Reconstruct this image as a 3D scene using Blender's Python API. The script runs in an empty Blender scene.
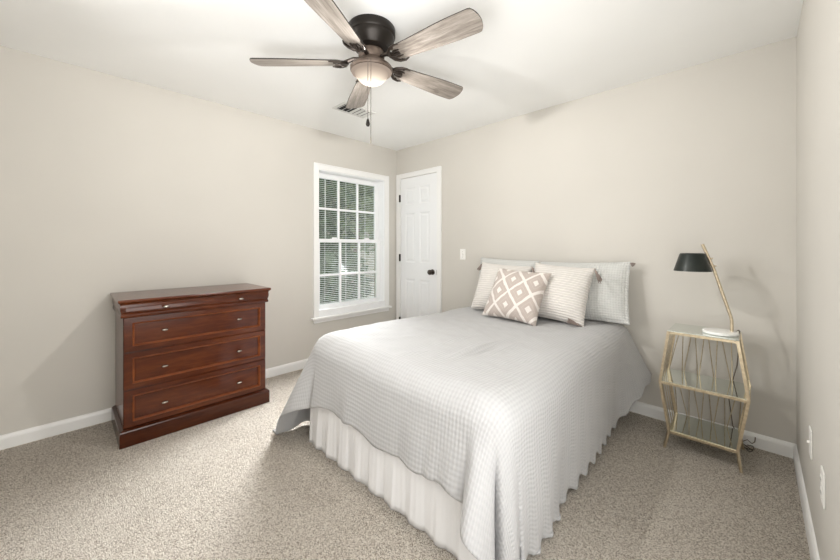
import bpy, math, random
from mathutils import Vector, Matrix
random.seed(7)
PI = math.pi
sc = bpy.context.scene
COL = sc.collection

# ------------------------------------------------------------------ camera
CAM = (3.2734, -2.9489, 1.228); YAW = 44.1756; F_PX = 345.95; HOR = 246.18
cam_d = bpy.data.cameras.new('camera'); cam = bpy.data.objects.new('camera', cam_d); COL.objects.link(cam)
cam.location = CAM; cam.rotation_euler = (PI / 2, 0, math.radians(YAW))
cam_d.sensor_width = 36; cam_d.lens = 36 * F_PX / 840; cam_d.shift_y = -(280 - HOR) / 840
cam_d.clip_start = 0.02
sc.camera = cam

# ------------------------------------------------------------------ light
wd = bpy.data.worlds.new('sky'); sc.world = wd; wd.use_nodes = True
bg = wd.node_tree.nodes['Background']; bg.inputs[0].default_value = (0.86, 0.93, 1.0, 1); bg.inputs[1].default_value = .8

def lamp(name, kind, loc, energy, color=(1, 1, 1), **kw):
    d = bpy.data.lights.new(name, kind); d.energy = energy; d.color = color
    for k, v in kw.items(): setattr(d, k, v)
    o = bpy.data.objects.new(name, d); COL.objects.link(o); o.location = loc
    return o
sun = lamp('sun', 'SUN', (-6, 6, 8), 1.6, (1, .98, .95), angle=math.radians(22))
sun.rotation_euler = Vector((.66 * .90, -.75 * .90, -.436)).to_track_quat('-Z', 'Y').to_euler()
FAN = (1.734, -1.753)
def aim(o, d): o.rotation_euler = Vector(d).to_track_quat('-Z', 'Y').to_euler()
fill = lamp('rear_fill', 'AREA', (.85, -3.4, 1.75), 7, (1, .995, .98), shape='RECTANGLE', size=1.5, size_y=1.2, spread=math.radians(80))  # added fill, out of view, brightens the right wall and back-right corner
aim(fill, (2.8, 2.7, -.6))
side_fill = lamp('right_side_fill', 'AREA', (3.40, -2.35, 1.25), 22, (1, .995, .98), shape='RECTANGLE', size=1.2, size_y=1.8)  # added fill beside the camera for the bed's right side
aim(side_fill, (-1, .12, .05))
bounce = lamp('ceiling_fill', 'AREA', (2.6, -2.9, 1.25), 4.8, (1, 1, 1), shape='RECTANGLE', size=.7, size_y=.7, spread=math.radians(120))  # added upward fill that brightens the ceiling
aim(bounce, (-.62, .80, 1))
win_l = lamp('window_daylight', 'AREA', (.20, -.70, 1.30), 9, (.97, .985, 1), shape='RECTANGLE', size=.65, size_y=.95, spread=math.radians(64))
aim(win_l, (.45, -.68, -.58))
sc.view_settings.view_transform = 'Standard'; sc.view_settings.look = 'None'
sc.view_settings.gamma = 1.0; sc.view_settings.use_curve_mapping = False
sc.view_settings.exposure = 0.90
sc.cycles.use_denoising = True
sc.cycles.max_bounces = 10; sc.cycles.diffuse_bounces = 6
sc.cycles.sample_clamp_indirect = 8

# ------------------------------------------------------------------ materials
def mat(name, color, rough=.5, metal=0, spec=.5, coat=0, emit=None, estr=0, trans=0, alpha=1, sheen=0):
    m = bpy.data.materials.new(name); m.use_nodes = True
    b = m.node_tree.nodes['Principled BSDF']
    b.inputs['Base Color'].default_value = (*color, 1); b.inputs['Roughness'].default_value = rough
    b.inputs['Metallic'].default_value = metal; b.inputs['Specular IOR Level'].default_value = spec
    b.inputs['Coat Weight'].default_value = coat; b.inputs['Coat Roughness'].default_value = .12
    b.inputs['Transmission Weight'].default_value = trans; b.inputs['Alpha'].default_value = alpha
    b.inputs['Sheen Weight'].default_value = sheen
    if emit: b.inputs['Emission Color'].default_value = (*emit, 1); b.inputs['Emission Strength'].default_value = estr
    return m
class NT:
    def __init__(s, m): s.t = m.node_tree; s.b = s.t.nodes['Principled BSDF']
    def n(s, typ, **kw):
        x = s.t.nodes.new(typ)
        for k, v in kw.items():
            if k.startswith('i_'):
                key = k[2:]; x.inputs[int(key) if key.isdigit() else key.replace('_', ' ')].default_value = v
            else: setattr(x, k, v)
        return x
    def l(s, a, b): s.t.links.new(a, b)
    def math(s, op, a, b=None):
        x = s.t.nodes.new('ShaderNodeMath'); x.operation = op
        for i, v in enumerate((a, b)):
            if v is None: continue
            if isinstance(v, (int, float)): x.inputs[i].default_value = v
            else: s.l(v, x.inputs[i])
        return x.outputs[0]
    def ramp(s, fac, stops):
        r = s.t.nodes.new('ShaderNodeValToRGB'); e = r.color_ramp.elements
        while len(e) < len(stops): e.new(.5)
        for k, (p, c) in enumerate(stops): e[k].position = p; e[k].color = (*c, 1)
        s.l(fac, r.inputs[0]); return r.outputs[0]
    def bump(s, h, strength, dist):
        x = s.n('ShaderNodeBump'); x.inputs['Strength'].default_value = strength; x.inputs['Distance'].default_value = dist
        s.l(h, x.inputs['Height']); s.l(x.outputs[0], s.b.inputs['Normal'])
    def coord(s, which, scale=(1, 1, 1), rot=(0, 0, 0)):
        c = s.n('ShaderNodeTexCoord'); mp = s.n('ShaderNodeMapping')
        mp.inputs['Scale'].default_value = scale; mp.inputs['Rotation'].default_value = rot
        s.l(c.outputs[which], mp.inputs[0]); return mp.outputs[0]

def wall_mat(name, c):
    m = mat(name, c, .75, spec=.25); t = NT(m)
    v = t.coord('Object'); n = t.n('ShaderNodeTexNoise', i_Scale=180.0, i_Detail=3.0); t.l(v, n.inputs['Vector'])
    n2 = t.n('ShaderNodeTexNoise', i_Scale=1.3, i_Detail=2.0); t.l(v, n2.inputs['Vector'])
    col = t.ramp(n2.outputs[0], [(.3, tuple(x * .975 for x in c)), (.7, tuple(min(1, x * 1.02) for x in c))])
    t.l(col, t.b.inputs['Base Color']); t.bump(n.outputs[0], .08, .002)
    return m
M_WALL = wall_mat('greige_wall_paint', (.582, .560, .519))
M_CEIL = wall_mat('white_ceiling_paint', (.88, .885, .875))
M_TRIM = mat('white_trim_paint', (.82, .82, .81), .32, spec=.5)
M_DOOR = mat('white_door_paint', (.80, .81, .82), .35)
M_SASH = mat('white_vinyl', (.85, .86, .87), .35)
M_BRONZE = mat('dark_bronze', (.022, .018, .015), .38, metal=.6)
M_PEWTER = mat('aged_pewter', (.09, .075, .065), .32, metal=.9)
M_HANDLE = mat('antique_nickel', (.42, .38, .33), .25, metal=1)
M_PLATE = mat('white_plastic', (.80, .79, .76), .35)
M_DARK = mat('dark_slot', (.02, .02, .02), .8)
M_GLASS = mat('window_glass', (1, 1, 1), .02)     # thin clear pane: straight-through transmission with a faint reflection
_t = M_GLASS.node_tree; _tr = _t.nodes.new('ShaderNodeBsdfTransparent'); _gl = _t.nodes.new('ShaderNodeBsdfGlossy'); _mx = _t.nodes.new('ShaderNodeMixShader')
_tr.inputs[0].default_value = (.95, .97, .96, 1); _gl.inputs['Roughness'].default_value = .3; _mx.inputs[0].default_value = .025
_t.links.new(_tr.outputs[0], _mx.inputs[1]); _t.links.new(_gl.outputs[0], _mx.inputs[2]); _t.links.new(_mx.outputs[0], _t.nodes['Material Output'].inputs[0])

def carpet():
    m = mat('speckled_carpet', (.4, .35, .3), .95, spec=.1); t = NT(m)
    v = t.coord('Object')
    w = t.n('ShaderNodeTexVoronoi', i_Scale=290.0); t.l(v, w.inputs['Vector'])
    n1 = t.n('ShaderNodeTexNoise', i_Scale=210.0, i_Detail=3.0, i_Roughness=.75); t.l(v, n1.inputs['Vector'])
    n2 = t.n('ShaderNodeTexNoise', i_Scale=2.2, i_Detail=3.0); t.l(v, n2.inputs['Vector'])
    sep = t.n('ShaderNodeSeparateColor'); t.l(w.outputs['Color'], sep.inputs[0])
    a = t.math('MULTIPLY', sep.outputs[0], .50); b = t.math('MULTIPLY', n1.outputs[0], .62)
    s = t.math('ADD', a, b); s = t.math('ADD', s, t.math('MULTIPLY', t.math('SUBTRACT', n2.outputs[0], .5), .16))
    col = t.ramp(s, [(.22, (.14, .10, .068)), (.35, (.42, .345, .268)), (.49, (.69, .61, .515)), (.66, (.96, .895, .80))])
    t.l(col, t.b.inputs['Base Color'])
    t.bump(t.math('ADD', n1.outputs[0], t.math('MULTIPLY', w.outputs['Distance'], -.9)), 1.0, .014)
    return m
M_CARPET = carpet()

def wood(name, dark, mid, light, scale, rough, coat=0, uv=False, axis=(1, 1, 1), distort=4.0):
    m = mat(name, mid, rough, coat=coat); t = NT(m)
    v = t.coord('UV' if uv else 'Object', scale=axis)
    w = t.n('ShaderNodeTexNoise', i_Scale=scale, i_Detail=6.0, i_Roughness=.62, i_Distortion=distort * .1); t.l(v, w.inputs['Vector'])
    n = t.n('ShaderNodeTexNoise', i_Scale=scale * 6, i_Detail=3.0); t.l(v, n.inputs['Vector'])
    s = t.math('ADD', t.math('MULTIPLY', w.outputs[0], .75), t.math('MULTIPLY', n.outputs[0], .25))
    t.l(t.ramp(s, [(.32, dark), (.5, mid), (.68, light)]), t.b.inputs['Base Color'])
    t.bump(s, .06, .002)
    return m
M_MAHOG = wood('mahogany', (.036, .0066, .0014), (.072, .0145, .0030), (.122, .031, .0070), 2.2, .17, .1, axis=(6, 1, 7))
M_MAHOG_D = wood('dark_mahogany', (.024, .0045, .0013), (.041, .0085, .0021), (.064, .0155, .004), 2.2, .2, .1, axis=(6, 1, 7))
M_MAHOG_L = wood('highlit_mahogany', (.13, .031, .009), (.22, .062, .019), (.32, .105, .036), 2.2, .42, .05, axis=(6, 1, 7))  # lighter tone paints the highlights of the drawer mouldings into the colour
for _m in (M_MAHOG, M_MAHOG_D, M_MAHOG_L): _m.node_tree.nodes['Principled BSDF'].inputs['Specular IOR Level'].default_value = .32
M_BLADE = wood('weathered_grey_oak', (.105, .086, .07), (.235, .205, .178), (.37, .335, .30), 3.0, .42, 0, uv=True, axis=(1.3, 16, 1), distort=9)
M_BLADE_EDGE = mat('blade_edge', (.03, .025, .02), .5)

def fabric_comforter():
    m = mat('seersucker_grey', (.62, .61, .60), .85, spec=.15, sheen=.15); t = NT(m)
    c = t.n('ShaderNodeTexCoord'); s = t.n('ShaderNodeSeparateXYZ'); t.l(c.outputs['UV'], s.inputs[0])
    n = t.n('ShaderNodeTexNoise', i_Scale=9.0, i_Detail=2.0); t.l(c.outputs['UV'], n.inputs['Vector'])
    wob = t.math('MULTIPLY', n.outputs[0], 1.6)
    a = t.math('SINE', t.math('ADD', t.math('MULTIPLY', s.outputs[0], 2 * PI / .018), wob))
    b = t.math('SINE', t.math('ADD', t.math('MULTIPLY', s.outputs[1], 2 * PI / .021), wob))
    h = t.math('ADD', t.math('MULTIPLY', a, .62), t.math('MULTIPLY', b, .38))
    t.l(t.ramp(t.math('ADD', t.math('MULTIPLY', h, .5), .5), [(.1, (.405, .405, .41)), (.8, (.45, .449, .452))]), t.b.inputs['Base Color'])
    t.bump(h, .32, .004)
    return m
M_COMF = fabric_comforter()

def fabric_rib(name, c0, c1, per, axis, per2=None, strength=.5):
    m = mat(name, c1, .88, spec=.12, sheen=.15); t = NT(m)
    c = t.n('ShaderNodeTexCoord'); s = t.n('ShaderNodeSeparateXYZ'); t.l(c.outputs['UV'], s.inputs[0])
    n = t.n('ShaderNodeTexNoise', i_Scale=14.0, i_Detail=2.0); t.l(c.outputs['UV'], n.inputs['Vector'])
    h = t.math('SINE', t.math('ADD', t.math('MULTIPLY', s.outputs[axis], 2 * PI / per), t.math('MULTIPLY', n.outputs[0], 1.5)))
    if per2:
        h = t.math('ADD', t.math('MULTIPLY', h, .55), t.math('MULTIPLY', t.math('SINE', t.math('MULTIPLY', s.outputs[1 - axis], 2 * PI / per2)), .45))
    t.l(t.ramp(t.math('ADD', t.math('MULTIPLY', h, .5), .5), [(.1, c0), (.7, c1)]), t.b.inputs['Base Color'])
    t.bump(h, strength, .004)
    return m
M_RIB = fabric_rib('ribbed_cream', (.60, .572, .54), (.69, .662, .632), .019, 1)
M_SHAM = fabric_rib('waffle_grey_sham', (.52, .525, .51), (.595, .60, .585), .018, 1, .018)
M_SKIRT = mat('white_skirt_cotton', (.76, .76, .77), .9, spec=.1, sheen=.1)
M_TASSEL = mat('taupe_yarn', (.25, .205, .185), .95, spec=.1)
M_TASSEL_T = mat('cream_yarn', (.6, .55, .5), .95, spec=.1)
M_MATT = mat('mattress_ticking', (.7, .69, .67), .9)

def fabric_diamond():
    m = mat('taupe_diamond_weave', (.4, .33, .3), .92, spec=.1, sheen=.15); t = NT(m)
    c = t.n('ShaderNodeTexCoord')
    n = t.n('ShaderNodeTexNoise', i_Scale=11.0, i_Detail=3.0); t.l(c.outputs['UV'], n.inputs['Vector'])
    mix = t.n('ShaderNodeVectorMath', operation='MULTIPLY_ADD'); t.l(n.outputs['Color'], mix.inputs[0]); mix.inputs[1].default_value = (.03, .03, 0); t.l(c.outputs['UV'], mix.inputs[2])
    s = t.n('ShaderNodeSeparateXYZ'); t.l(mix.outputs[0], s.inputs[0])
    K = 6.2
    p = t.math('MULTIPLY', t.math('ADD', t.math('MULTIPLY', s.outputs[0], .9), t.math('MULTIPLY', s.outputs[1], .75)), K)
    q = t.math('MULTIPLY', t.math('SUBTRACT', t.math('MULTIPLY', s.outputs[0], .9), t.math('MULTIPLY', s.outputs[1], .75)), K)
    fa = t.math('ABSOLUTE', t.math('SUBTRACT', t.math('FRACT', p), .5)); fb = t.math('ABSOLUTE', t.math('SUBTRACT', t.math('FRACT', q), .5))
    mx = t.math('MAXIMUM', fa, fb)
    line = t.math('GREATER_THAN', mx, .43); sq = t.math('LESS_THAN', mx, .13)
    ring = t.math('MULTIPLY', t.math('GREATER_THAN', mx, .25), t.math('LESS_THAN', mx, .275))
    pat = t.math('MAXIMUM', line, t.math('MAXIMUM', sq, t.math('MULTIPLY', ring, .18)))
    fine = t.n('ShaderNodeTexNoise', i_Scale=160.0, i_Detail=2.0); t.l(c.outputs['UV'], fine.inputs['Vector'])
    pat2 = t.math('MULTIPLY', pat, t.math('ADD', t.math('MULTIPLY', fine.outputs[0], .9), .5))
    t.l(t.ramp(pat2, [(.0, (.46, .40, .365)), (1, (.73, .69, .655))]), t.b.inputs['Base Color'])
    t.bump(t.math('ADD', pat, t.math('MULTIPLY', fine.outputs[0], .6)), .6, .006)
    return m
M_DIA = fabric_diamond()

def noisy(m, c0, c1, scale, bump=.1):
    t = NT(m); v = t.coord('Object'); n = t.n('ShaderNodeTexNoise', i_Scale=scale, i_Detail=4.0); t.l(v, n.inputs['Vector'])
    t.l(t.ramp(n.outputs[0], [(.3, c0), (.7, c1)]), t.b.inputs['Base Color']); t.bump(n.outputs[0], bump, .003); return m
M_GOLD = noisy(mat('brushed_gold', (.6, .45, .24), .33, metal=1), (.60, .50, .35), (.76, .66, .49), 60)
M_GOLD_D = noisy(mat('dull_gold_wire', (.45, .35, .2), .4, metal=1), (.46, .38, .26), (.62, .53, .38), 60)
M_MIRROR = mat('grey_green_mirror', (.74, .78, .74), .05, metal=1)
M_MARBLE = noisy(mat('white_marble', (.85, .85, .83), .25), (.78, .78, .77), (.9, .9, .88), 12, .02)
M_SHADE = mat('dark_green_black_metal', (.012, .017, .014), .38, metal=.2)
M_SHADE_IN = mat('shade_inner', (.7, .68, .62), .5)
M_CORD = mat('dark_cord', (.13, .10, .075), .6)
M_FITTER = noisy(mat('copper_bronze', (.30, .21, .16), .42, metal=.35), (.115, .085, .066), (.16, .12, .095), 30)
M_SLAT = mat('white_blind_slat', (.85, .86, .85), .45)
M_LEAF = noisy(mat('leaf_green', (.1, .2, .06), .6), (.07, .11, .035), (.24, .30, .13), 3)
M_LEAF_D = noisy(mat('dark_leaf_green', (.05, .12, .05), .6), (.025, .055, .02), (.11, .17, .07), 3)
M_BARK = noisy(mat('bark', (.16, .11, .08), .9), (.1, .07, .05), (.24, .18, .13), 8)
M_LAWN = noisy(mat('lawn', (.3, .33, .2), .95), (.17, .16, .11), (.28, .25, .19), 2.5)
M_VENT = mat('vent_enamel', (.68, .68, .66), .45)
def bowl_mat():
    m = mat('frosted_glass_bowl', (0, 0, 0), .5, alpha=.42, spec=0); t = NT(m)
    c = t.n('ShaderNodeTexCoord'); s = t.n('ShaderNodeSeparateXYZ'); t.l(c.outputs['Object'], s.inputs[0])
    # bulb inside: the glass glows most where it is closest, at the bottom of the bowl
    r2 = t.math('ADD', t.math('POWER', s.outputs[0], 2), t.math('POWER', s.outputs[1], 2))
    r = t.math('SQRT', r2)
    t.l(t.ramp(t.math('MULTIPLY', r, 10.4), [(.0, (1, .95, .86)), (.5, (1, .86, .68)), (1, (.88, .70, .56))]), t.b.inputs['Emission Color'])
    st = t.n('ShaderNodeMapRange', i_1=.03, i_2=.095, i_3=2.3, i_4=.62); t.l(r, st.inputs[0])
    t.l(st.outputs[0], t.b.inputs['Emission Strength'])
    return m
M_BOWL = bowl_mat()
M_BLACK = mat('matt_black_plate', (0, 0, 0), 1, spec=0)

# ------------------------------------------------------------------ mesh helpers
class MB:
    def __init__(s): s.v = []; s.f = []; s.uv = {}; s.smooth = []
    def add(s, vs, fs, uvs=None, smooth=False):
        o = len(s.v); s.v += [tuple(p) for p in vs]
        for k, f in enumerate(fs):
            if uvs: s.uv[len(s.f)] = [uvs[i] for i in f]
            s.f.append([i + o for i in f]); s.smooth.append(smooth)
        return s
    def box(s, x0, x1, y0, y1, z0, z1):
        vs = [(x, y, z) for z in (z0, z1) for y in (y0, y1) for x in (x0, x1)]
        return s.add(vs, [(0, 2, 3, 1), (4, 5, 7, 6), (0, 1, 5, 4), (2, 6, 7, 3), (0, 4, 6, 2), (1, 3, 7, 5)])
    def rings(s, loops, cap0=True, cap1=True, smooth=False, closed=True):
        n = len(loops[0]); vs = [p for L in loops for p in L]; fs = []
        for k in range(len(loops) - 1):
            for i in range(n if closed else n - 1):
                j = (i + 1) % n
                fs.append((k * n + i, k * n + j, (k + 1) * n + j, (k + 1) * n + i))
        if cap0: fs.append(tuple(reversed(range(n))))
        if cap1: fs.append(tuple(range((len(loops) - 1) * n, len(loops) * n)))
        return s.add(vs, fs, smooth=smooth)
    def lathe(s, prof, c=(0, 0), n=40, cap0=True, cap1=True):
        return s.rings([[(c[0] + r * math.cos(2 * PI * i / n), c[1] + r * math.sin(2 * PI * i / n), z) for i in range(n)] for r, z in prof], cap0, cap1, True)
    def tube(s, pts, r, n=10, cap=True):
        pts = [Vector(p) for p in pts]; rs = r if isinstance(r, (list, tuple)) else [r] * len(pts); loops = []
        up = None
        for k, p in enumerate(pts):
            a = pts[max(0, k - 1)]; b = pts[min(len(pts) - 1, k + 1)]; t = (b - a).normalized()
            if up is None:
                up = t.orthogonal().normalized()
            else:
                up = (up - t * up.dot(t)).normalized()
            w = t.cross(up)
            loops.append([p + (up * math.cos(2 * PI * i / n) + w * math.sin(2 * PI * i / n)) * rs[k] for i in range(n)])
        return s.rings(loops, cap, cap, True)
    def bar(s, a, b, w, h, up=(0, 0, 1)):
        a = Vector(a); b = Vector(b); t = (b - a).normalized(); u = Vector(up); u = (u - t * u.dot(t)).normalized(); c = t.cross(u)
        L = lambda p: [p + c * w / 2 + u * h / 2, p - c * w / 2 + u * h / 2, p - c * w / 2 - u * h / 2, p + c * w / 2 - u * h / 2]
        return s.rings([L(a), L(b)])
    def build(s, name, m, parent=None, loc=(0, 0, 0), bevel=0, seg=2, sharp=40, mods=None, weld=False):
        me = bpy.data.meshes.new(name); me.from_pydata(s.v, [], s.f); me.update()
        if s.uv:
            uvl = me.uv_layers.new(name='UVMap')
            for fi, uvs in s.uv.items():
                for li, u in zip(me.polygons[fi].loop_indices, uvs): uvl.data[li].uv = u
        for p, sm in zip(me.polygons, s.smooth): p.use_smooth = sm
        import bmesh
        b = bmesh.new(); b.from_mesh(me); bmesh.ops.recalc_face_normals(b, faces=b.faces); b.to_mesh(me); b.free()
        if any(s.smooth): me.set_sharp_from_angle(angle=math.radians(sharp))
        ms = m if isinstance(m, list) else [m]
        for x in ms: me.materials.append(x)
        o = bpy.data.objects.new(name, me); COL.objects.link(o); o.location = loc
        if parent is not None: o.parent = parent
        if bevel:
            md = o.modifiers.new('bevel', 'BEVEL'); md.width = bevel; md.segments = seg; md.limit_method = 'ANGLE'
        return o
def thing(name, label, cat, loc=(0, 0, 0), group=None):
    o = bpy.data.objects.new(name, None); COL.objects.link(o); o.location = loc; o.empty_display_size = .1
    tag(o, label, cat, group); return o
def tag(o, label, cat, group=None):
    o['label'] = label; o['category'] = cat
    if group: o['group'] = group
    return o
def struct(o): o['kind'] = 'structure'; return o

# ------------------------------------------------------------------ room shell
W = 3.4406; H = 2.44; YN = -3.56
WO = dict(y0=-1.105, y1=-.205, z0=.535, z1=2.035)     # window opening
struct(MB().box(-.12, W + .12, YN - .12, .12, -.12, 0).build('floor', M_CARPET))
struct(MB().box(-.12, W + .12, YN - .12, .12, H, H + .12).build('ceiling', M_CEIL))
struct(MB().box(0, W, 0, .12, 0, H).build('wall_back', M_WALL))
struct(MB().box(W, W + .12, YN, .12, 0, H).build('wall_right', M_WALL))
struct(MB().box(0, W, YN - .12, YN, 0, H).build('wall_near', M_WALL))
wl = MB(); T = .16
wl.box(-T, 0, YN, WO['y0'], 0, H); wl.box(-T, 0, WO['y1'], .12, 0, H)
wl.box(-T, 0, WO['y0'], WO['y1'], 0, WO['z0']); wl.box(-T, 0, WO['y0'], WO['y1'], WO['z1'], H)
struct(wl.build('wall_left', M_WALL))
def baseboard(name, pts, nx):   # straight run with an eased top: profile (offset, z)
    (xa, ya), (xb, yb) = pts
    prof = [(0, 0), (.014, 0), (.014, .062), (.011, .074), (.006, .082), (0, .085)]
    a = [(xa + nx[0] * o, ya + nx[1] * o, z) for o, z in prof]; b = [(xb + nx[0] * o, yb + nx[1] * o, z) for o, z in prof]
    struct(MB().rings([a, b]).build(name, M_TRIM))
baseboard('baseboard_left', ((0, YN), (0, 0)), (1, 0))
baseboard('baseboard_back', ((.745, 0), (W, 0)), (0, -1))
baseboard('baseboard_right', ((W, YN), (W, 0)), (-1, 0))
baseboard('baseboard_near', ((0, YN), (W, YN)), (0, 1))

# ------------------------------------------------------------------ window
wn = struct(bpy.data.objects.new('window_1', None)); COL.objects.link(wn); wn.location = (0, -.655, .535)
wy, wz = wn.location.y, wn.location.z
class WB(MB):   # window-local helper, given in room coordinates
    def bx(s, x0, x1, y0, y1, z0, z1): return s.box(x0, x1, y0 - wy, y1 - wy, z0 - wz, z1 - wz)
y0, y1, z0, z1 = WO['y0'], WO['y1'], WO['z0'], WO['z1']
c = WB()
for (a, b, e, f) in ((y0 - .056, y0 + .004, .49, z1 + .056), (y1 - .004, y1 + .056, .49, z1 + .056), (y0 + .004, y1 - .004, z1 - .004, z1 + .056)):
    c.bx(.0005, .016, a, b, e, f)
c.bx(.016, .022, y0 - .056, y0 - .042, .49, z1 + .056); c.bx(.016, .022, y1 + .042, y1 + .056, .49, z1 + .056); c.bx(.016, .022, y0 - .042, y1 + .042, z1 + .042, z1 + .056)
c.build('window_casing', M_TRIM, wn, bevel=.002)
c = WB(); c.bx(-.05, .045, y0 - .082, y1 + .082, .468, .49); c.build('window_stool', M_TRIM, wn, bevel=.004)
c = WB(); c.bx(.0005, .018, y0 - .056, y1 + .056, .43, .468); c.build('window_apron', M_TRIM, wn, bevel=.003)
c = WB(); J = .012
c.bx(-T, 0, y0, y0 + J, z0, z1); c.bx(-T, 0, y1 - J, y1, z0, z1); c.bx(-T, 0, y0 + J, y1 - J, z1 - J, z1); c.bx(-T, .014, y0, y1, z0 - .045, z0 + .022)
c.build('window_frame', M_SASH, wn, bevel=.002)
def sash(xa, xb, za, zb, bot, top, side, muntz):
    ya, yb = y0 + J, y1 - J; c = WB()
    c.bx(xa, xb, ya, ya + side, za, zb); c.bx(xa, xb, yb - side, yb, za, zb)
    c.bx(xa, xb, ya + side, yb - side, za, za + bot); c.bx(xa, xb, ya + side, yb - side, zb - top, zb)
    so = c.build('window_sash', M_SASH, wn, bevel=.002)
    g0, g1 = ya + side, yb - side; c = WB()
    for k in (1, 2):
        m_ = g0 + (g1 - g0) * k / 3; c.bx(xa + .004, xb - .004, m_ - .011, m_ + .011, za + bot, zb - top)
    for k in range(3):
        A = g0 + (g1 - g0) * k / 3 + .011 * (k > 0); B = g0 + (g1 - g0) * (k + 1) / 3 - .011 * (k < 2)
        c.bx(xa + .004, xb - .004, A, B, muntz - .011, muntz + .011)
    c.build('window_muntins', M_SASH, so)
    c = WB(); c.bx((xa + xb) / 2 - .002, (xa + xb) / 2 + .002, g0, g1, za + bot, zb - top)
    c.build('window_pane', M_GLASS, so)
    return so
sash(-.135, -.105, 1.272, 2.023, .035, .055, .05, 1.64)
ls = sash(-.100, -.070, .557, 1.305, .038, .035, .05, .912)
for yy in (-.86, -.42):
    c = WB(); c.bx(-.100, -.066, yy - .045, yy + .045, 1.305, 1.312); c.bx(-.085, -.07, yy - .03, yy + .03, 1.312, 1.324); c.build('sash_lock', M_SASH, ls, bevel=.003)
# mini blind in the outer frame
bl = thing('window_blind', 'white mini blind with open slats hanging in the double-hung window', 'blind', (-.175, -.655, 2.02))
def BB(x0, x1, ya, yb, za, zb, mb): return mb.box(x0 + .175, x1 + .175, ya + .655, yb + .655, za - 2.02, zb - 2.02)
BB(-.19, -.16, y0 + .02, y1 - .02, 1.985, 2.02, MB()).build('head_rail', M_SLAT, bl)
sl = MB(); k = 0; z = .60
while z < 1.98:
    a = math.radians(-3); cx_, wv = 0, .0115
    sl.rings([[(wv * math.cos(a) * sx, yy + .655, z - 2.02 + wv * math.sin(a) * sx + dz) for sx, dz in ((-1, 0), (0, .0022), (1, 0), (1, -.0006), (0, .0016), (-1, -.0006))] for yy in (y0 + .025, y1 - .025)])
    z += .0215
sl.build('slats', M_SLAT, bl)
BB(-.188, -.164, y0 + .025, y1 - .025, .572, .588, MB()).build('bottom_rail', M_SLAT, bl)
for yy in (-.93, -.655, -.38):
    MB().tube([(.0125, yy + .655, -.03), (.0125, yy + .655, -1.435)], .0022, 6).build('ladder_cord', M_SLAT, bl)
MB().tube([(.0, -.27, -.035), (.014, -.27, -.06), (.016, -.265, -.75)], .0035, 6).build('tilt_wand', M_SLAT, bl)

# ------------------------------------------------------------------ door
dr = struct(bpy.data.objects.new('door_1', None)); COL.objects.link(dr); dr.location = (.385, 0, 0)
ox = .385
def DB(mb, xa, xb, ya, yb, za, zb): return mb.box(xa - ox, xb - ox, ya, yb, za, zb)
c = MB()
DB(c, .012, .08, -.018, -.0005, 0, 2.125); DB(c, .688, .748, -.018, -.0005, 0, 2.125); DB(c, .08, .688, -.018, -.0005, 2.068, 2.125)
DB(c, .012, .024, -.024, -.018, 0, 2.125); DB(c, .736, .748, -.024, -.018, 0, 2.125); DB(c, .024, .736, -.024, -.018, 2.113, 2.125)
c.build('door_casing', M_TRIM, dr, bevel=.002)
sl0, sl1, zt_ = .085, .684, 2.062
d = MB(); DB(d, sl0, sl1, -.006, -.001, .012, zt_)
cols = ((.172, .338), (.412, .578)); rows = ((.235, .83), (1.03, 1.63), (1.735, 1.94)); yf = -.0125
xs = [sl0, cols[0][0], cols[0][1], cols[1][0], cols[1][1], sl1]; zs = [.012] + [v for r in rows for v in r] + [zt_]
for i in (0, 2, 4): DB(d, xs[i], xs[i + 1], yf, -.006, .012, zt_)
for (xa, xb) in cols:
    for i in range(0, 7, 2): DB(d, xa, xb, yf, -.006, zs[i], zs[i + 1])
    for (za, zb) in rows:
        L = []
        for ins, yy in ((0, yf), (.012, -.0065), (.026, -.0065), (.042, -.0115)):
            L.append([(xa + ins - ox, yy, za + ins), (xb - ins - ox, yy, za + ins), (xb - ins - ox, yy, zb - ins), (xa + ins - ox, yy, zb - ins)])
        d.rings(L, cap0=False)
slab = d.build('door_slab', M_DOOR, dr)
for zz in (1.822, 1.085, .30):
    c = MB(); c.tube([(.076 - ox, -.026, zz - .045), (.076 - ox, -.026, zz + .045)], .0075, 10); DB(c, .068, .084, -.021, -.0125, zz - .044, zz + .044)
    c.build('hinge', M_BRONZE, dr)
def lathe_y(prof, cx_, cz_, n=24):   # turned about the y axis; prof = (r, y)
    m = MB(); m.rings([[(cx_ + r * math.cos(2 * PI * i / n), y, cz_ + r * math.sin(2 * PI * i / n)) for i in range(n)] for r, y in prof], True, True, True); return m
kz, kx = .932, .622 - ox
lathe_y([(.032, -.0125), (.032, -.018), (.026, -.022), (.012, -.024), (.011, -.04), (.02, -.046), (.029, -.056), (.03, -.066), (.025, -.075), (.012, -.079)], kx, kz).build('door_knob', M_PEWTER, dr)
MB().box(sl1 - ox - .003, sl1 - ox + .002, -.0135, -.0125, kz - .028, kz + .028).build('strike_plate', M_HANDLE, dr)

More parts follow.
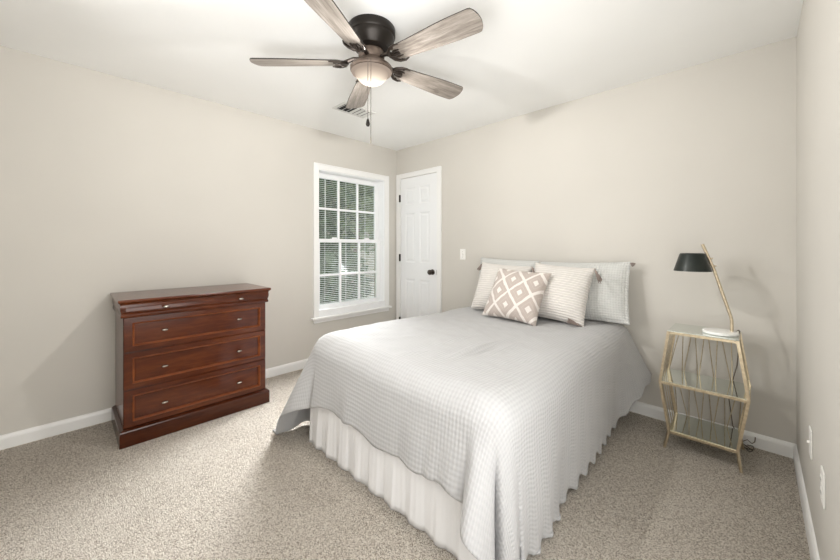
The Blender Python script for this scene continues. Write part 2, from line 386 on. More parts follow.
# ------------------------------------------------------------------ plates on the walls
def toggle_switch():
    t = thing('light_switch', 'white light switch plate beside the door on the back wall', 'light switch', (1.044, 0, 1.142))
    MB().box(-.035, .035, -.006, -.0003, -.057, .057).build('plate', M_PLATE, t, bevel=.002)
    m = MB(); m.rings([[(-.005, -.006, -.012), (.005, -.006, -.012), (.005, -.006, .012), (-.005, -.006, .012)], [(-.004, -.016, .002), (.004, -.016, .002), (.004, -.014, .011), (-.004, -.014, .011)]])
    m.build('toggle', M_PLATE, t)
    for s_ in (-1, 1): lathe_y([(.003, -.006), (.003, -.0072)], 0, s_ * .03, 10).build('screw', M_HANDLE, t)
toggle_switch()
def outlet(y, label, sockets=True):
    t = thing('wall_outlet' if sockets else 'cable_plate', label, 'outlet' if sockets else 'wall plate', (W, y, .405))
    MB().box(-.006, -.0003, -.036, .036, -.058, .058).build('plate', M_PLATE, t, bevel=.002)
    if sockets:
        for zz in (-.022, .022):
            r = MB().box(-.0085, -.006, -.017, .017, zz - .014, zz + .014).build('socket', M_PLATE, t, bevel=.004)
            k = MB(); k.box(-.009, -.0085, -.008, -.006, zz - .003, zz + .006); k.box(-.009, -.0085, .006, .008, zz - .003, zz + .006); k.build('slots', M_DARK, r)
    else:
        k = MB(); k.rings([[(x, .006 * math.cos(a * PI / 6), .006 * math.sin(a * PI / 6)) for a in range(12)] for x in (-.006, -.014)]); k.build('cable_jack', M_PLATE, t)
outlet(-1.14, 'white duplex outlet on right wall, the one nearer the front of the room')
outlet(-.765, 'white wall plate on right wall, the one nearer the back corner', False)

# ------------------------------------------------------------------ ceiling vent
vt = thing('ceiling_vent', 'white ceiling air vent behind the fan blade', 'vent', (.705, -1.145, H))
m = MB(); vx, vy = .098, .168
m.rings([[(sx * (vx - i), sy * (vy - i), z) for sx, sy in ((-1, -1), (1, -1), (1, 1), (-1, 1))] for i, z in ((0, -.0005), (.004, -.007), (.022, -.009), (.024, -.0005))], cap0=False, cap1=False)
m.build('vent_frame', M_VENT, vt)
MB().box(-vx + .02, vx - .02, -vy + .02, vy - .02, -.0015, -.0004).build('duct_opening', M_DARK, vt)
for k in range(7):
    yy = -vy + .034 + k * (2 * vy - .068) / 6; s_ = -1 if k < 3 else 1
    MB().bar((-vx + .023, yy, -.007), (vx - .023, yy, -.007), .022, .0012, up=(0, .55 * s_, 1)).build('louver', M_VENT, vt)

# ------------------------------------------------------------------ bed
X0, X1, YF, ZT = 1.27, 2.61, -1.86, .655
bed = thing('bed', 'bed with a white gathered bed skirt under the light grey comforter', 'bed', (1.94, -.93, 0))
bx_, by_ = 1.94, -.93
def rbox(xa, xb, ya, yb, za, zb, r):
    loops = []
    for z, ins in ((za, r * .6), (za + r * .35, r * .15), (za + r, 0), (zb - r, 0), (zb - r * .35, r * .15), (zb, r * .6)):
        L = []
        for cx_, cy_, a0 in ((xb - r, yb - r, 0), (xa + r, yb - r, 90), (xa + r, ya + r, 180), (xb - r, ya + r, 270)):
            for k in range(6):
                a = math.radians(a0 + k * 18); L.append((cx_ + (r - ins) * math.cos(a) - bx_, cy_ + (r - ins) * math.sin(a) - by_, z))
        loops.append(L)
    return MB().rings(loops, smooth=True)
rbox(X0 + .04, X1 - .04, YF + .05, -.03, .33, .625, .06).build('mattress', M_MATT, bed)
rbox(X0 + .04, X1 - .04, YF + .05, -.03, .12, .328, .03).build('box_spring', M_MATT, bed)
for sx in (X0 + .12, X1 - .12):
    for sy in (YF + .16, -.12):
        MB().lathe([(.022, 0), (.03, .12)], (sx - bx_, sy - by_), 16).build('leg', M_BRONZE, bed)
# skirt: gathered cloth round left side and foot (and right side behind the comforter)
path = []
def seg(p, q, n):
    for k in range(n): t_ = k / n; path.append((p[0] + (q[0] - p[0]) * t_, p[1] + (q[1] - p[1]) * t_))
sx0, sx1, syf = X0 - .002, X1 - .005, YF - .008
seg((sx0, -.05), (sx0, syf), 260); seg((sx0, syf), (sx1 - .02, syf), 220); path.append((sx1 - .02, syf)); 
vs = []; fs = []; NZ = 14; L_ = 0; cen = (bx_, by_)
rs_ = random.Random(3); ph = [rs_.uniform(0, 6.28) for _ in range(6)]
for k, (x, y) in enumerate(path):
    if k: L_ += math.hypot(x - path[k - 1][0], y - path[k - 1][1])
    if k < 260: n_ = (-1, 0)
    else: n_ = (0, -1)
    dcor = abs(L_ - 1.818)
    cf = min(1, dcor / .03)
    for j in range(NZ):
        t_ = j / (NZ - 1); z = .34 * (1 - t_) + .004 * t_
        a = t_ ** 1.2 * (.008 * math.sin(L_ * 2 * PI / .135 + .8 * math.sin(L_ * 3.1 + ph[0])) + .002 * math.sin(L_ * 2 * PI / .057 + ph[1])) + .001 * math.sin(L_ * 2 * PI / .03 + ph[2])
        a = a * cf + .012 * t_
        vs.append((x + n_[0] * a - bx_, y + n_[1] * a - by_, z))
for k in range(len(path) - 1):
    for j in range(NZ - 1): fs.append((k * NZ + j, (k + 1) * NZ + j, (k + 1) * NZ + j + 1, k * NZ + j + 1))
sk = MB().add(vs, fs, smooth=True).build('bed_skirt', M_SKIRT, bed, sharp=80)
sk['label'] = 'white gathered bed skirt with a wavy hem'
md = sk.modifiers.new('solid', 'SOLIDIFY'); md.thickness = .003; md.offset = -1

# ------------------------------------------------------------------ comforter
def sst(a, b, x):
    t_ = max(0, min(1, (x - a) / (b - a))); return t_ * t_ * (3 - 2 * t_)
def comforter():
    R = .125; xi0, xi1, yi = X0 + R - .035, X1 - R + .015, YF + R - .02
    s_min, s_max = -.66, (X1 - X0) + .605; tmax = -YF + .395
    NS, NTT = 200, 190
    import mathutils.noise as mn
    vs = []; uvs = []
    for jt in range(NTT + 1):
        t = jt / NTT
        for is_ in range(NS + 1):
            s = s_min + (s_max - s_min) * is_ / NS
            X = X0 + s; y_head = -.075
            hem_t = tmax - .045 * sst(-.1, .25, s) * sst(1.45, 1.1, s) + .008 * math.sin(s * 9.0 + .6) + .006 * math.sin(s * 21)
            tt = t * hem_t - y_head * 0 + (1 - t) * .075
            Y = -tt
            # shorten the right drop near the head so that the corner lifts
            if s > X1 - X0:
                lift = 1 - .40 * (1 - sst(.05, .55, tt))
                lift *= .90 + .10 * sst(.9, 1.45, tt) + .025 * math.sin(tt * 2 * PI / .115)
                X = X1 + (X - X1) * lift
            qx = min(max(X, xi0), xi1); qy = max(Y, yi)
            dx, dy = X - qx, Y - qy; d = math.hypot(dx, dy)
            top = ZT + .028 * sst(.5, 1.55, tt) * sst(1.05, -.3, s) + .012 * mn.noise((X * 2.3, Y * 2.3, 1.7)) + .006 * mn.noise((X * 7, Y * 7, 4.1))
            # a small rumple in the middle of the top
            for (rx, ry, ang, ln, wd_, hh) in ((2.145, -1.35, 87, .17, .020, .024), (2.195, -1.34, 87, .15, .022, -.010), (1.97, -1.28, 80, .10, .018, .011), (2.26, -1.20, 84, .13, .02, .009), (2.0, -1.62, 70, .14, .03, .008), (1.75, -1.45, 60, .16, .03, .007)):
                ca, sa = math.cos(math.radians(ang)), math.sin(math.radians(ang))
                u_ = (X - rx) * ca + (Y - ry) * sa; v_ = -(X - rx) * sa + (Y - ry) * ca
                top += hh * math.exp(-(u_ / ln) ** 2 - (v_ / wd_) ** 2)
            if d < 1e-6:
                x, y, z = qx, qy, top
            else:
                nx, ny = dx / d, dy / d
                phi = math.degrees(math.atan2(abs(dx), -dy if dy < 0 else 0.0))   # 0 = foot, 90 = side
                left = dx < 0
                corner = math.sin(math.radians(2 * phi)) if dy < 0 and abs(dx) > 0 else 0
                if left: psi = 5 + 24 * corner * sst(5, 50, phi) + 7 * sst(60, 90, phi) * sst(1.2, 1.8, tt)
                else: psi = 5 + 6 * sst(0, 14, phi) - 10.5 * sst(20, 80, phi)
                if abs(phi) < 1e-3: psi = 5
                if not left and phi > 89: psi = .5 + 25 * (1 - sst(.06, .5, tt))
                pr = math.radians(psi); th_m = PI / 2 - pr; th = min(d / R, th_m)
                o = R * math.sin(th); dr_ = R * (1 - math.cos(th)); e = max(0, d - R * th_m)
                o += e * math.sin(pr); dr_ += e * math.cos(pr)
                ef = sst(0.0, .45, e)
                # hanging folds
                if dy < 0 and abs(dx) > 0:       # corner sector
                    if left: fold = .055 * ef * math.sin(math.radians(phi * 5.0 - 20))
                    else:
                        fold = ef * (.09 * math.exp(-((phi - 16) / 15) ** 2) - .085 * math.exp(-((phi - 43) / 5) ** 2) + .03 * math.exp(-((phi - 68) / 14) ** 2))
                elif dy < 0:                     # foot
                    q = X - X0
                    fold = ef * (.010 * math.sin(q * 13 + 1) + .008 * math.sin(q * 29 + 2 * math.sin(q * 5)) + .035 * math.exp(-((X - 2.44) / .07) ** 2))
                    fold += ef * .02 * math.exp(-((X - xi0) / .1) ** 2)
                    sl_ = X + .10 * (e - .2)
                    fold += ef * (.016 * math.exp(-((sl_ - 2.33) / .022) ** 2) - .014 * math.exp(-((sl_ - 2.28) / .018) ** 2) + .012 * math.exp(-((sl_ - 2.20) / .03) ** 2) - .010 * math.exp(-((sl_ - 2.12) / .02) ** 2) + .010 * math.exp(-((sl_ - 1.72) / .03) ** 2) - .009 * math.exp(-((sl_ - 1.66) / .022) ** 2))
                else:
                    amp = min(1, e / .56) ** 7 * (.016 if not left else .02)
                    fold = amp * math.sin(tt * 2 * PI / .115) + .010 * ef * math.sin(tt * 7.3 + 1)
                    if not left: fold += ef * (.022 * math.exp(-((tt - 1.52) / .14) ** 2) - .012 * math.exp(-((tt - 1.3) / .06) ** 2))
                o += fold
                o = max(o, R * math.sin(min(d / R, PI / 2)) * .9)
                x, y, z = qx + nx * o, qy + ny * o, top - dr_
                if z < .014:
                    ex = .014 - z; z = .014 + .006 * math.sin(phi * .2) ** 2; x += nx * ex * .35; y += ny * ex * .35
            wr = .004 * mn.noise((X * 14, Y * 14, 9.0)) * (1 if d < 1e-6 else .8)
            z += wr
            vs.append((x - bx_, y - by_, z)); uvs.append((s, tt))
    fs = []
    n = NS + 1
    for j in range(NTT):
        for i in range(NS): fs.append((j * n + i, j * n + i + 1, (j + 1) * n + i + 1, (j + 1) * n + i))
    o = MB().add(vs, fs, uvs, True).build('comforter', M_COMF, None, (bx_, by_, 0), sharp=180)
    md = o.modifiers.new('solid', 'SOLIDIFY'); md.thickness = .010; md.offset = 0
    return tag(o, 'light grey seersucker comforter spread over the bed, draping to the carpet', 'comforter')
comforter()

# ------------------------------------------------------------------ pillows
def pillow_mesh(w, h, T_, pinch, flange=0, n=30, seed=0):
    import mathutils.noise as mn
    m = MB(); vs = []; uvs = []; fs = []
    def pt(u, v, side):
        a = 1 - pinch * (1 - v * v) * abs(u) ** 3; b = 1 - pinch * (1 - u * u) * abs(v) ** 3
        x = w / 2 * u * a; z = h / 2 + h / 2 * v * b
        k = 1 + flange
        uu, vv = min(1, abs(u) * k), min(1, abs(v) * k)
        th = T_ * (max(0, (1 - uu ** 2.2)) * max(0, (1 - vv ** 2.2))) ** .52
        th *= 1 + .10 * mn.noise((u * 2 + seed, v * 2, 3.0 + side))
        # slumped: fuller below the middle
        th *= 1 + .16 * (-v) * (1 - v * v)
        wr = .006 * mn.noise((u * 6 + seed, v * 6, side * 5.0)) * (1 - max(abs(u), abs(v)) ** 6)
        return (x, (-th - wr if side < 0 else th + wr) + .001 * side, z)
    for side in (-1, 1):
        o = len(vs)
        for j in range(n + 1):
            for i in range(n + 1):
                u = math.sin((i / n - .5) * PI) * .5 + (2 * i / n - 1) * .5; v = math.sin((j / n - .5) * PI) * .5 + (2 * j / n - 1) * .5
                vs.append(pt(u, v, side)); uvs.append((w / 2 * u, h / 2 * v))
        for j in range(n):
            for i in range(n):
                a = o + j * (n + 1) + i; fs.append((a, a + 1, a + n + 2, a + n + 1))
    # close the seam
    N1 = (n + 1) ** 2
    loop = [i for i in range(n + 1)] + [j * (n + 1) + n for j in range(1, n + 1)] + [n * (n + 1) + i for i in range(n - 1, -1, -1)] + [j * (n + 1) for j in range(n - 1, 0, -1)]
    for k in range(len(loop)):
        a, b = loop[k], loop[(k + 1) % len(loop)]; fs.append((a, b, b + N1, a + N1))
    return m.add(vs, fs, uvs, True)
def tassel(parent, p, direc, size=.055, mat_=None):
    d = Vector(direc).normalized(); p = Vector(p); m = MB()
    m.tube([p, p + d * size * .28], [.004, .004], 8)
    q = p + d * size * .28
    m.tube([q, q + d * size * .08, q + d * size * .2, q + d * size * .26], [.005, .010, .010, .007], 10)
    a = d.orthogonal().normalized(); b = d.cross(a)
    q2 = q + d * size * .24
    for k in range(16):
        an = k * 2.4; rr = .003 + .006 * (k / 16) ** .5
        o1 = (a * math.cos(an) + b * math.sin(an))
        m.tube([q2 + o1 * rr * .6, q2 + o1 * rr * 1.4 + d * size * .35, q2 + o1 * rr * 1.9 + d * size * (.75 + .1 * (k % 3))], [.0028, .0032, .0022], 5)
    return m.build('tassel', mat_ or M_TASSEL, parent)
def pillow(name, label, loc, yaw, lean, roll, w, h, T_, m, pinch, cat='pillow', group=None, flange=0, seed=0):
    t = thing(name, label, cat, loc, group)
    t.rotation_euler = (Matrix.Rotation(yaw, 4, 'Z') @ Matrix.Rotation(-lean, 4, 'X') @ Matrix.Rotation(roll, 4, 'Y')).to_euler()
    pillow_mesh(w, h, T_, pinch, flange, seed=seed).build('pillow_cover', m, t, sharp=180)
    return t
G_T = None
pz = ZT + .012
sh = pillow('sham_pillow', 'grey waffle sham pillow at the right, leaning on the back wall', (2.30, -.195, pz), 0, .22, -.03, .68, .45, .075, M_SHAM, .04, flange=.06, seed=5)
tassel(sh, (.335, 0, .44), (.5, 0, -.3), .02)
sh2 = pillow('sham_pillow', 'pale grey sham pillow mostly hidden behind the left tasselled pillow', (1.62, -.195, pz), 0, .22, .03, .60, .455, .065, M_SHAM, .04, flange=.06, seed=8)
tr = pillow('tassel_pillow', 'cream ribbed square pillow with taupe corner tassels, right of the diamond pillow', (2.17, -.40, pz), .01, .40, .06, .47, .45, .10, M_RIB, .07, seed=1)
tassel(tr, (.228, -.0, .443), (.6, -.45, -.9), .10); tassel(tr, (.222, -.01, .006), (-.8, -.6, .10), .07)
tl = pillow('tassel_pillow', 'cream ribbed square pillow with dark corner tassels, at the left by the door', (1.70, -.42, pz), .16, .43, .06, .47, .445, .10, M_RIB, .07, seed=2)
tassel(tl, (.228, 0, .438), (.45, -.6, -.65), .11); tassel(tl, (-.228, 0, .438), (-.35, .1, -.9), .055)
pillow('diamond_pillow', 'small taupe pillow with a cream diamond pattern, in front of the others', (1.925, -.615, pz), .05, .56, .06, .45, .435, .095, M_DIA, .08, seed=3)

# ------------------------------------------------------------------ dresser
YL, YR = -2.70, -1.835; ym = (YL + YR) / 2; XB = .02; ZD = .90
ds = thing('dresser', 'dark mahogany four-drawer dresser standing against the left wall', 'dresser', (.27, ym, 0))
def RL(x0, x1, y0_, y1_, z): return [(x0 - .27, y0_ - ym, z), (x1 - .27, y0_ - ym, z), (x1 - .27, y1_ - ym, z), (x0 - .27, y1_ - ym, z)]
def dbox(xa, xb, ya, yb, za, zb, m=None): return (m or MB()).box(xa - .27, xb - .27, ya - ym, yb - ym, za, zb)
FX = .497
dbox(XB + .005, FX - .012, YL + .004, YR - .004, .09, .80).build('body', M_MAHOG, ds, bevel=.003)
m = MB()   # plinth with an eased top
m.rings([RL(XB, FX + .024, YL - .016, YR + .016, 0), RL(XB, FX + .024, YL - .016, YR + .016, .088), RL(XB, FX + .021, YL - .013, YR + .013, .095), RL(XB, FX + .014, YL - .007, YR + .007, .098), RL(XB, FX + .004, YL + .003, YR - .003, .104)])
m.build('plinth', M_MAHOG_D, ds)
m = MB(); prof = [(0, .786), (.013, .788), (.015, .80), (.012, .808), (.008, .813), (.012, .820), (.017, .835), (.018, .852), (.015, .866), (.020, .875), (.028, .881)]
m.rings([RL(XB, FX + o, YL - o * .7, YR + o * .7, z) for o, z in prof]); m.build('cornice', M_MAHOG, ds)
m = MB(); m.rings([RL(XB - .005, FX + o, YL - o * .7, YR + o * .7, z) for o, z in ((.028, .881), (.033, .883), (.035, .891), (.031, .900))]); m.build('dresser_top', M_MAHOG, ds)
def cup_pull(parent, x, y, z):
    m = MB(); n = 10
    # a short oval knob on a stem
    m.rings([[(x - .27 + dx_, y - ym + ry * math.cos(2 * PI * i / 14), z + rz * math.sin(2 * PI * i / 14)) for i in range(14)] for dx_, ry, rz in ((-.001, .007, .006), (.010, .006, .005), (.013, .016, .007), (.019, .019, .009), (.025, .016, .007), (.028, .008, .004))], smooth=True)
    return m.build('knob', M_HANDLE, parent)
def drawer(za, zb, knob_z):
    m = MB(); xf = FX
    ya, yb = YL + .006, YR - .006
    prof = [(0, xf - .02), (0, xf - .002), (.002, xf), (.043, xf)]
    def LP(ins, x): return [(x - .27, ya + ins - ym, za + ins * .82), (x - .27, yb - ins - ym, za + ins * .82), (x - .27, yb - ins - ym, zb - ins * .82), (x - .27, ya + ins - ym, zb - ins * .82)]
    m.rings([LP(*p) for p in prof], cap1=False)
    m.rings([LP(*p) for p in ((.052, xf - .020), (.054, xf - .020))], cap0=False)
    o = m.build('drawer', M_MAHOG, ds)
    MB().rings([LP(*p) for p in ((.041, xf - .001), (.0412, xf + .005), (.044, xf + .008), (.047, xf + .005), (.0485, xf - .001), (.050, xf + .001), (.052, xf - .002), (.054, xf - .020))], cap0=False, cap1=False).build('drawer_moulding', M_MAHOG_L, o)
    for yy in (-2.488, -2.033): cup_pull(o, xf - .018, yy, knob_z)
drawer(.572, .785, .682); drawer(.340, .566, .443); drawer(.106, .334, .207)
# the slim top drawer hidden in the cornice
o = dbox(FX - .01, FX + .020, YL + .010, YR - .010, .8225, .8505).build('drawer', M_MAHOG, ds, bevel=.004)
for yy in (-2.488, -2.033): cup_pull(o, FX + .020, yy, .838)

# ------------------------------------------------------------------ side table
st = thing('side_table', 'gold metal side table with three mirrored shelves and wire V sides', 'side table', (3.045, -.245, 0))
tx, ty = 3.045, -.245; yA, yB = -.385, -.105
def TP(x, y, z): return (x - tx, y - ty, z)
lev = {'top': (2.890, 3.202, .706), 'mid': (2.848, 3.245, .395), 'bot': (2.893, 3.201, .106)}
for nm in ('top', 'mid', 'bot'):
    xa, xb, z = lev[nm]; m = MB(); q = .013
    for yy in (yA, yB): m.bar(TP(xa - q / 2, yy, z - .003), TP(xb + q / 2, yy, z - .003), q, .014)
    for xx in (xa, xb): m.bar(TP(xx, yA, z - .003), TP(xx, yB, z - .003), q, .014)
    rim = m.build('shelf_rim', M_GOLD, st)
    MB().box(xa - .004 - tx, xb + .004 - tx, yA - .001 - ty, yB + .007 - ty, z + .0042, z + .0085).build('mirror_shelf', M_MIRROR, st)
m = MB()
for yy in (yA, yB):
    for sd in (0, 1):
        xs_ = [lev['top'][sd], lev['mid'][sd], lev['bot'][sd]]; f_ = (2.872, 3.216)[sd]
        p3 = [TP(xs_[0], yy, .706), TP(xs_[1], yy, .395), TP(xs_[2], yy, .106), TP(f_, yy + (-.012 if yy == yA else .012), 0.004)]
        k = MB()
        for a, b in zip(p3[:2], p3[1:3]): k.bar(a, b, .014, .014, up=(0, 1, 0))
        k.build('upright', M_GOLD, st)
        MB().tube([p3[2], p3[3]], [.0085, .0075], 10).build('leg', M_GOLD, st)
for nm0, nm1, off in (('top', 'mid', 0), ('mid', 'bot', 0)):
    a0, a1, za = lev[nm0]; b0, b1, zb = lev[nm1]; n = 5
    za -= .008; zb += .004
    for k in range(n):                       # hairpin wires across the back
        xt = a0 + (a1 - a0) * (k + .5) / n; xl = b0 + (b1 - b0) * k / n + .004; xr = b0 + (b1 - b0) * (k + 1) / n - .004; g = .007
        MB().tube([TP(xl, yB, zb), TP(xt - g, yB, za - .012), TP(xt, yB, za + .003), TP(xt + g, yB, za - .012), TP(xr, yB, zb)], .0027, 6).build('back_wire', M_GOLD_D, st)
    for sd in (0, 1):                        # fan of straight wires on each side
        for k in range(4):
            yy = yA + (yB - yA) * (k + 1) / 5; e = .0
            MB().tube([TP((a0, a1)[sd], yy, za), TP((b0, b1)[sd], yy + e, zb)], .0027, 6).build('side_wire', M_GOLD_D, st)

# ------------------------------------------------------------------ desk lamp on the side table
lx, ly, lz = 3.122, -.262, .7147
lp = thing('desk_lamp', 'gold desk lamp with black tapered shade on a white base, on the side table', 'lamp', (lx, ly, lz))
MB().lathe([(.078, 0), (.082, .003), (.083, .012), (.080, .0165), (.074, .018)], n=48).build('base', M_MARBLE, lp)
MB().tube([(.05, .02, .014), (.050, .02, .075), (.046, .02, .10), (.041, .02, .118), (-.03, .02, .375), (-.083, .02, .525)], .008, 12).build('stem', M_GOLD, lp)
m = MB(); scx, scy = -.128, -.012
R0, R1, zs0, zs1 = .094, .060, .362, .470
m.lathe([(R0 - .003, zs0), (R0, zs0), (R1 + .004, zs1 - .006), (R1, zs1), (R1 - .012, zs1 + .001)], (scx, scy), 48, cap0=False, cap1=True)
shd = m.build('lamp_shade', M_SHADE, lp, sharp=60)
MB().lathe([(R0 - .0035, zs0 + .0005), (R1 - .001, zs1 - .006), (.004, zs1 - .004)], (scx, scy), 48, cap0=False, cap1=False).build('shade_lining', M_SHADE_IN, shd)
m = MB(); m.lathe([(.014, .40), (.014, .45)], (scx, scy), 16); m.lathe([(.006, .39), (.02, .375), (.024, .392), (.012, .41)], (scx, scy), 16); m.build('bulb', M_SHADE_IN, shd)
m = MB()
for zz, xx in ((.395, -.037), (.440, -.053)):
    m.tube([(scx + .03, .02, zz + .02), (xx + .012, .02, zz)], .003, 8)
    m.lathe([(.004, zz - .004), (.006, zz), (.004, zz + .004)], (xx + .014, .02), 12)
m.build('shade_clamp', M_GOLD, lp)
crd = [(3.17, -.235, .722), (3.20, -.16, .73), (3.205, -.085, .70), (3.19, -.075, .5), (3.15, -.075, .3), (3.17, -.07, .12), (3.205, -.065, .03), (3.235, -.06, .012), (3.26, -.09, .010), (3.245, -.12, .010), (3.215, -.06, .011)]
cd = MB().tube([(a - lx, b - ly, c_ - lz) for a, b, c_ in crd], .0026, 8).build('power_cord', M_CORD, lp)
m = MB()
m.tube([(3.215, -.055, .035), (3.235, -.05, .05), (3.255, -.052, .035), (3.268, -.05, .05), (3.27, -.04, .075)], .0026, 8)
m.tube([(3.21, -.07, .01), (3.24, -.085, .009), (3.265, -.065, .010), (3.26, -.045, .018), (3.235, -.04, .014)], .0026, 8)
tag(m.build('cable', M_CORD), 'short dark coiled cable lying on the carpet behind the side table', 'cable')

# ------------------------------------------------------------------ ceiling fan
fan = thing('ceiling_fan', 'dark bronze five-blade ceiling fan with lit frosted bowl and grey wood blades', 'ceiling fan', (FAN[0], FAN[1], H))
Z = lambda z: z - H
MB().lathe([(.128, Z(2.4395)), (.133, Z(2.432)), (.133, Z(2.398)), (.130, Z(2.393)), (.126, Z(2.390)), (.125, Z(2.372)), (.120, Z(2.366)), (.112, Z(2.35)), (.098, Z(2.335)), (.094, Z(2.325)), (.084, Z(2.32)), (.072, Z(2.312))], n=56).build('motor_housing', M_BRONZE, fan)
MB().lathe([(.068, Z(2.312)), (.072, Z(2.305)), (.072, Z(2.272)), (.066, Z(2.266))], n=40).build('motor_hub', M_FITTER, fan)
MB().lathe([(.066, Z(2.266)), (.070, Z(2.258)), (.078, Z(2.25)), (.092, Z(2.239)), (.108, Z(2.229)), (.1165, Z(2.220)), (.1175, Z(2.207)), (.112, Z(2.200)), (.098, Z(2.199))], n=56).build('light_fitter', M_FITTER, fan)
bw = MB().lathe([(.1125, -.0095), (.110, -.013), (.097, -.0145)] + [(.095 * math.cos(a * PI / 28), -.078 * math.sin(a * PI / 28)) for a in range(3, 14)] + [(.004, -.078)], n=48, cap0=False).build('glass_bowl', M_BOWL, fan, loc=(0, 0, Z(2.206)))
MB().lathe([(.004, Z(2.1985)), (.1125, Z(2.1985)), (.1125, Z(2.197)), (.004, Z(2.197))], n=40).build('bulb_light_absorber', M_BLACK, fan)  # added black disc, soaks up bulb light under the fitter
# the bulb's light leaves through the bowl
bulb = lamp('fan_bulb_light', 'POINT', (0, 0, Z(2.168)), 43, (1, .975, .935), shadow_soft_size=.025); bulb.parent = fan
ZB = 2.250
def blade_mesh():
    m = MB(); r0, r1 = .165, .652; n = 40; vs = []; uvs = []; fs = []
    outline = []
    for k in range(n + 1):
        t_ = k / n; r = r0 + (r1 - r0) * t_
        hw = .050 + .020 * sst(0, .8, t_)
        if t_ < .05: hw *= .82 + .18 * math.sqrt(t_ / .05)
        c0 = 1 - t_
        if t_ > .95: hw -= .018 * (1 - math.sqrt(max(0, 1 - ((t_ - .95) / .05) ** 2)))
        outline.append((r, hw))
    cols_ = 8
    for side in (-1, 1):
        for (r, hw) in outline:
            for c_ in range(cols_ + 1):
                w_ = -1 + 2 * c_ / cols_; vs.append((r + (.012 * (1 - w_ * w_) if r > r1 - .001 else 0), w_ * hw, side * .003)); uvs.append((r, w_ * hw))
    S = (n + 1) * (cols_ + 1)
    for side in (0, 1):
        for k in range(n):
            for c_ in range(cols_):
                a = side * S + k * (cols_ + 1) + c_; fs.append((a, a + 1, a + cols_ + 2, a + cols_ + 1))
    m.add(vs, fs, uvs); ed = []
    C1 = cols_ + 1
    loop = [k * C1 for k in range(n + 1)] + [n * C1 + c_ for c_ in range(1, C1)] + [k * C1 + cols_ for k in range(n - 1, -1, -1)] + [c_ for c_ in range(cols_ - 1, 0, -1)]
    nb = len(m.f)
    m.add([], [])
    for k in range(len(loop)):
        a, b = loop[k], loop[(k + 1) % len(loop)]; m.f.append([a, b, b + S, a + S]); m.smooth.append(False)
    return m, nb
for k in range(5):
    ang = math.radians(9 + 72 * k)
    m, nb = blade_mesh()
    b = m.build('blade', [M_BLADE, M_BLADE_EDGE], fan, loc=(0, 0, Z(ZB)))
    for p in b.data.polygons:
        if p.index >= nb: p.material_index = 1
    b.rotation_euler = (Matrix.Rotation(ang, 4, 'Z') @ Matrix.Rotation(math.radians(-13), 4, 'X')).to_euler()
    uvl = b.data.uv_layers[0]
    for l_ in uvl.data: l_.uv = (l_.uv[0] + k * 1.7, l_.uv[1] + k * .31)
    # decorative bracket: curved arm, two claws and three screws below the blade
    ir = MB()
    ir.tube([(.066, 0, .018), (.10, 0, .02), (.135, 0, .006), (.17, 0, -.006), (.20, 0, -.0075)], [.012, .011, .012, .013, .010], 8)
    for s_ in (-1, 1):
        ir.tube([(.135, 0, .0), (.150, s_ * .030, -.006), (.172, s_ * .048, -.008), (.205, s_ * .056, -.0078), (.228, s_ * .050, -.007)], [.011, .010, .008, .006, .003], 8)
        ir.tube([(.16, s_ * .012, -.006), (.185, s_ * .022, -.0078), (.21, s_ * .02, -.0075)], [.008, .006, .003], 6)
    for (r_, q_) in ((.195, 0), (.185, .045), (.185, -.045)): ir.lathe([(.007, -.0155), (.006, -.012), (.006, -.006)], (r_, q_), 10)
    io = ir.build('blade_iron', M_PEWTER, b)
def chain(dx, dy, ztop, zbot, fob):
    m = MB(); z_ = ztop
    while z_ > zbot + .012:
        m.lathe([(.0006, z_), (.0022, z_ - .002), (.0022, z_ - .004), (.0006, z_ - .006)], (dx, dy), 6); z_ -= .006
    ch = m.build('pull_chain', M_PEWTER, fan)
    if fob: MB().lathe([(.003, zbot + .012), (.006, zbot + .006), (.0105, zbot - .012), (.011, zbot - .02), (.007, zbot - .028), (.002, zbot - .03)], (dx, dy), 16).build('chain_fob', M_BRONZE, ch)
    else: MB().lathe([(.002, zbot + .012), (.003, zbot + .008), (.003, zbot - .018), (.001, zbot - .02)], (dx, dy), 12).build('chain_fob', M_HANDLE, ch)
chain(.084, -.089, Z(2.215), Z(1.883), True)
chain(.094, -.077, Z(2.215), Z(1.785), False)

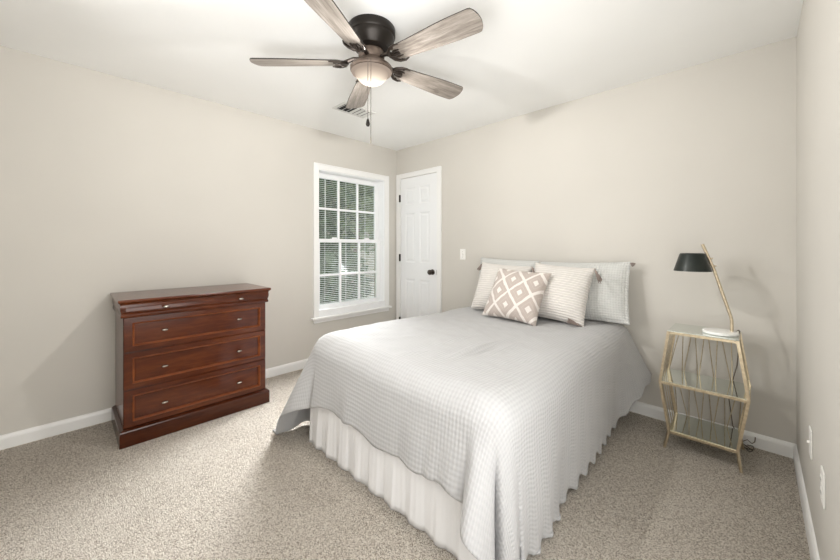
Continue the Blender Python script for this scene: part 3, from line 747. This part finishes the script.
# ------------------------------------------------------------------ outside
g = MB(); prof = [(-.4, -.5), (-4.0, -.45), (-7, -.1), (-11, .8), (-16, 2.2), (-22, 4.5)]
g.rings([[(x, -10, z), (x, 26, z), (x, 26, z - .3), (x, -10, z - .3)] for x, z in prof])
struct(g.build('ground', M_LAWN))
def tree(name, label, x, y, z, h, r, m, seed, n=700, z_low=.3, leaf=(.07, .16)):
    R_ = random.Random(seed); t = thing(name, label, 'tree' if h > 2 else 'shrub', (x, y, z))
    if h > 2:
        MB().tube([(0, 0, -.2), (.05, .03, h * .3), (0, .08, h * .7)], [.15, .11, .05], 10).build('trunk', M_BARK, t)
    mm = MB()
    for k in range(n):
        while True:
            p = Vector((R_.uniform(-1, 1), R_.uniform(-1, 1), R_.uniform(-1, 1)))
            if .3 < p.length < 1: break
        c_ = Vector((p.x * r, p.y * r, h * (z_low + (1 - z_low) / 2) + p.z * h * (1 - z_low) / 2))
        a = Vector((R_.gauss(0, 1), R_.gauss(0, 1), R_.gauss(0, .6))).normalized(); b_ = a.orthogonal().normalized(); s_ = R_.uniform(*leaf)
        mm.add([c_ - a * s_, c_ + b_ * s_ * .5, c_ + a * s_, c_ - b_ * s_ * .5 + Vector((0, 0, .02))], [(0, 1, 2, 3)])
    mm.build('foliage', m, t)
tree('tree', 'dark green leafy tree outside, at the left of the window view', -4.2, 1.0, -.4, 4.6, 1.05, M_LEAF_D, 1, 1700, .14)
tree('tree', 'lighter green tree outside, in the middle of the window view', -7.4, 4.6, 0, 5.0, 1.7, M_LEAF, 2, 1500, .18, (.1, .22))
tree('tree', 'olive green tree outside, at the right of the window view', -6.9, 8.3, 0, 4.6, 1.7, M_LEAF, 4, 1400, .2, (.1, .22))
tree('tree', 'tall dark tree farther back outside, behind the lighter green one', -12.5, 8.0, 1.2, 7.5, 3.2, M_LEAF_D, 5, 2400, .12, (.16, .34))
tree('shrub', 'low dark shrub growing outside, seen through the lower left panes', -2.5, .75, -.47, 1.7, .6, M_LEAF_D, 3, 700, .05)
